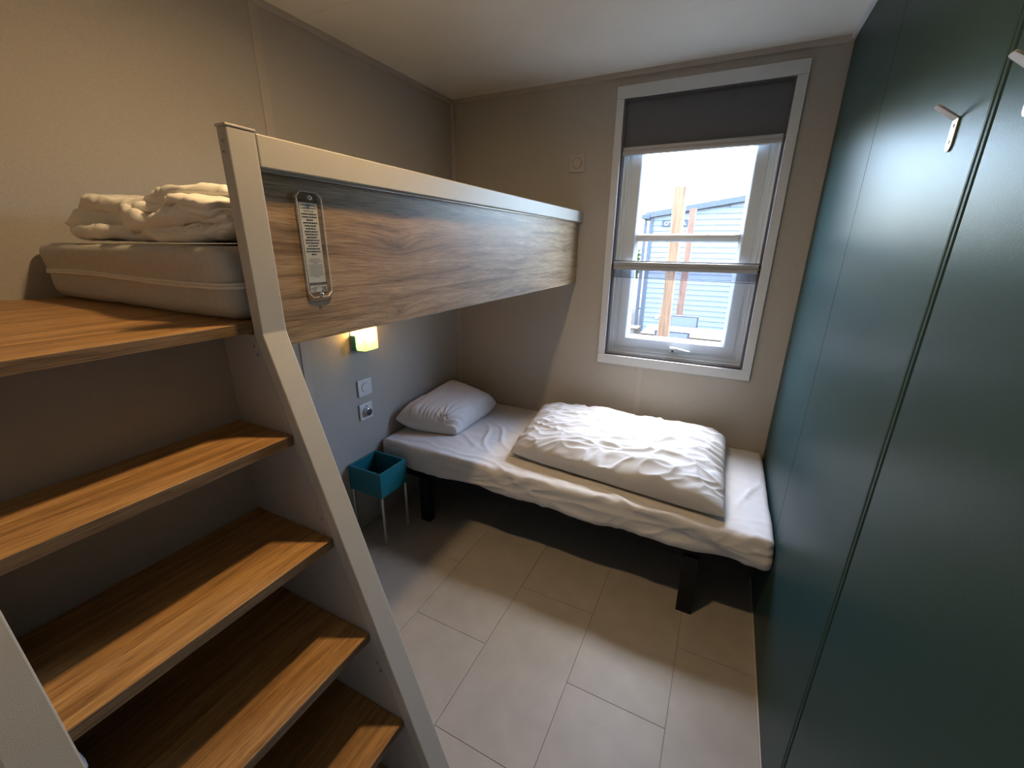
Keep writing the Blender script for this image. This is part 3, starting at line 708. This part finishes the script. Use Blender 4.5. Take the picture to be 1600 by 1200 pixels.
# ------------------------------------------------------------------ outside the window
GZ = -.45
g_ = box('patio', (-14, .5, GZ-.1), (14, 26, GZ), m_grnd); tag(g_, 'pale patio ground outside', kind='structure')
YN = 8.0
nh = empty('mobile_home', (2.5, YN, GZ), 'grey blue clapboard cabin with slate fascia beyond the window', 'building')
RX = 3.6
def roof_z(x): return 2.235+(min(x, 2*RX-x)+.0)*.150+.0345
pitch = .1136; zz0 = GZ+.05; XN0, XN1 = -.05, 2*RX+.05
prism('wall_core', [(XN0+.02, GZ), (XN1-.02, GZ), (XN1-.02, roof_z(XN0)-.07), (RX, roof_z(RX)-.07), (XN0+.02, roof_z(XN0)-.07)], 1, YN+.03, YN+3.5, m_siding, nh)
k = 0
while True:
    z = zz0+pitch*k; k += 1
    zt_ = z+pitch
    if z > roof_z(RX)-.12: break
    xs = XN0
    if zt_ > roof_z(XN0)-.05: xs = max(XN0, (zt_+.05-2.2695)/.150)
    if xs > RX-.1: break
    prism('siding_board', [(YN-.014, z), (YN-.011, z-.004), (YN+.002, zt_-.003), (YN+.03, zt_-.003), (YN+.03, z)], 0, xs, 2*RX-xs, m_siding, nh)
for s_ in (0, 1):
    def fx(x): return x if s_ == 0 else 2*RX-x
    pts = [(-.24, roof_z(-.24)-.10), (RX, roof_z(RX)-.10), (RX, roof_z(RX)+.0), (-.24, roof_z(-.24)+.0)]
    prism('fascia_board', [(fx(x), z) for x, z in pts], 1, YN-.10, YN-.06, m_fascia, nh)
    prism('roof_slab', [(fx(x), z) for x, z in [(-.24, roof_z(-.24)-.02), (RX, roof_z(RX)-.02), (RX, roof_z(RX)+.02), (-.24, roof_z(-.24)+.02)]], 1, YN-.06, YN+3.7, m_fascia, nh)
box('corner_post', (-.13, YN-.03, GZ), (-.045, YN+.05, 2.19), m_pipec, nh, .003)
dp = box('downpipe', (-.245, YN-.03, GZ), (-.180, YN+.035, 2.14), m_pipec, nh, .006)
for z in (.1, 1.0, 1.72): box('pipe_bracket', (-.182, YN-.01, z), (-.125, YN+.012, z+.04), m_pipec, dp)
box('gutter', (-.30, YN-.12, 2.12), (-.13, YN+3.6, 2.215), m_pipec, nh, .006)
sg = box('name_board', (.145, YN-.030, 1.963), (.690, YN-.018, 2.092), m_tbf, nh, .002)
ml = plain('sign_white', (.6, .6, .6), .5)
text('lettering', "O'T", .118, ml, sg, (.185, YN-.0315, 1.985), (1, 0, 0), (0, 0, 1), shear=.15, thick=.001)
text('lettering', "A", .118, ml, sg, (.560, YN-.0315, 1.985), (1, 0, 0), (0, 0, 1), thick=.001)
box('utility_box', (.235, YN-.06, -.08), (.30, YN-.012, .0), m_pvc, nh, .004)
def post(y, x0, x1, zt_, mat, label, sd):
    n = 34; bm = bmesh.new(); rings = []
    g = np.random.default_rng(sd); ph = g.uniform(0, 6, 4)
    for i in range(n+1):
        z = GZ+(zt_-GZ)*i/n; o1 = .006*math.sin(z*4+ph[0])+.004*math.sin(z*9+ph[1]); o2 = .006*math.sin(z*3.4+ph[2])
        d_ = x1-x0
        rings.append([bm.verts.new(p) for p in ((x0+o1, y, z), (x0+o1+.01, y-.012, z), (x1+o2-.01, y-.012, z), (x1+o2, y, z), (x1+o2, y+d_, z), (x0+o1, y+d_, z))])
    bm.faces.new(rings[0]); bm.faces.new(rings[-1][::-1])
    for A, B in zip(rings[:-1], rings[1:]):
        for k in range(6): bm.faces.new([A[k], A[(k+1) % 6], B[(k+1) % 6], B[k]])
    tag(link('wooden_post', bm_mesh(bm), mat), label, 'post', 'wooden posts outside')
post(3.0, .955, 1.074, 2.17, m_pine, 'tall pale pine post standing nearest outside the window', 1)
post(6.0, .862, .972, 2.17, m_pine2, 'shorter looking reddish post farther out behind the table', 2)
tb = empty('garden_table', (1.65, 4.4, GZ), 'long slatted wooden garden table outside', 'table')
for i in range(6):
    y = 3.97+i*.142; box('table_slat', (.575, y, .275), (2.75, y+.136, .30), m_tbl, tb, .003)
box('apron', (.60, 3.955, .20), (2.72, 3.985, .274), m_tbf, tb, .003)
box('apron', (.60, 4.785, .20), (2.72, 4.815, .274), m_tbf, tb, .003)
for x in (.62, 2.64):
    for y in (3.99, 4.72): box('leg', (x, y, GZ), (x+.06, y+.06, .274), m_tbf, tb, .003)
def chair(xc, yb_, sgn, label):
    r = empty('garden_chair', (xc, yb_-sgn*.22, GZ), label, 'chair', 'garden chairs at the table')
    w_ = .2
    box('backrest', (xc-w_, yb_-.008, GZ+.50), (xc+w_, yb_+.008, GZ+.865), m_mesh, r, .003)
    box('seat', (xc-w_, yb_-sgn*.46, GZ+.40), (xc+w_, yb_-sgn*.01, GZ+.425), m_mesh, r, .003)
    for s_ in (-1, 1):
        tube('leg', (xc+s_*(w_+.015), yb_, GZ), (xc+s_*(w_+.015), yb_, GZ+.875), .013, m_tbf, r, n=10)
        tube('leg', (xc+s_*(w_+.015), yb_-sgn*.44, GZ), (xc+s_*(w_+.015), yb_-sgn*.44, GZ+.42), .013, m_tbf, r, n=10)
    tube('top_tube', (xc-w_-.015, yb_, GZ+.872), (xc+w_+.015, yb_, GZ+.872), .013, m_tbf, r, n=10)
chair(1.075, 5.15, 1, 'mesh garden chair on the far side of the table')
chair(1.06, 3.62, -1, 'mesh garden chair on the near side of the table')
bn = empty('small_bench', (.02, 6.3, GZ), 'small pale wooden bench near the cabin corner', 'bench')
for i in range(3): box('seat_board', (-.17, 6.12+i*.13, -.055), (.17, 6.24+i*.13, -.03), m_tbl, bn, .003)
for x in (-.15, .11): box('leg_board', (x, 6.14, GZ), (x+.04, 6.47, -.055), m_tbl, bn, .003)
def bush(x, y, h, r_, n, label, seed):
    t_ = empty('garden_tree', (x, y, GZ), label, 'tree', 'trees beyond the cabin'); g = np.random.default_rng(seed)
    tube('trunk', (x, y, GZ), (x, y, GZ+h*.6), .07, m_bark, t_, r1=.03, n=10)
    c = g.normal(size=(n, 3)); c /= np.linalg.norm(c, axis=1)[:, None]; c *= (g.random(n)**.4)[:, None]
    c = c*np.array([r_, r_, h*.46])+np.array([x, y, GZ+h*.54]); V, F = [], []
    for p in c:
        a = g.normal(size=3); a /= np.linalg.norm(a); b = np.cross(a, g.normal(size=3)); b /= np.linalg.norm(b); s_ = .09*(.6+g.random())
        i = len(V); V += [p-a*s_, p+b*s_*.45, p+a*s_, p-b*s_*.45]; F.append((i, i+1, i+2, i+3))
    link('foliage', from_py(V, F), m_leaf, t_)
bush(-1.9, 11.5, 2.7, 1.0, 4200, 'leafy green tree seen past the cabin corner', 4)
bush(-4.6, 13.5, 2.5, 1.2, 4200, 'second leafy tree farther left of the cabin corner', 5)
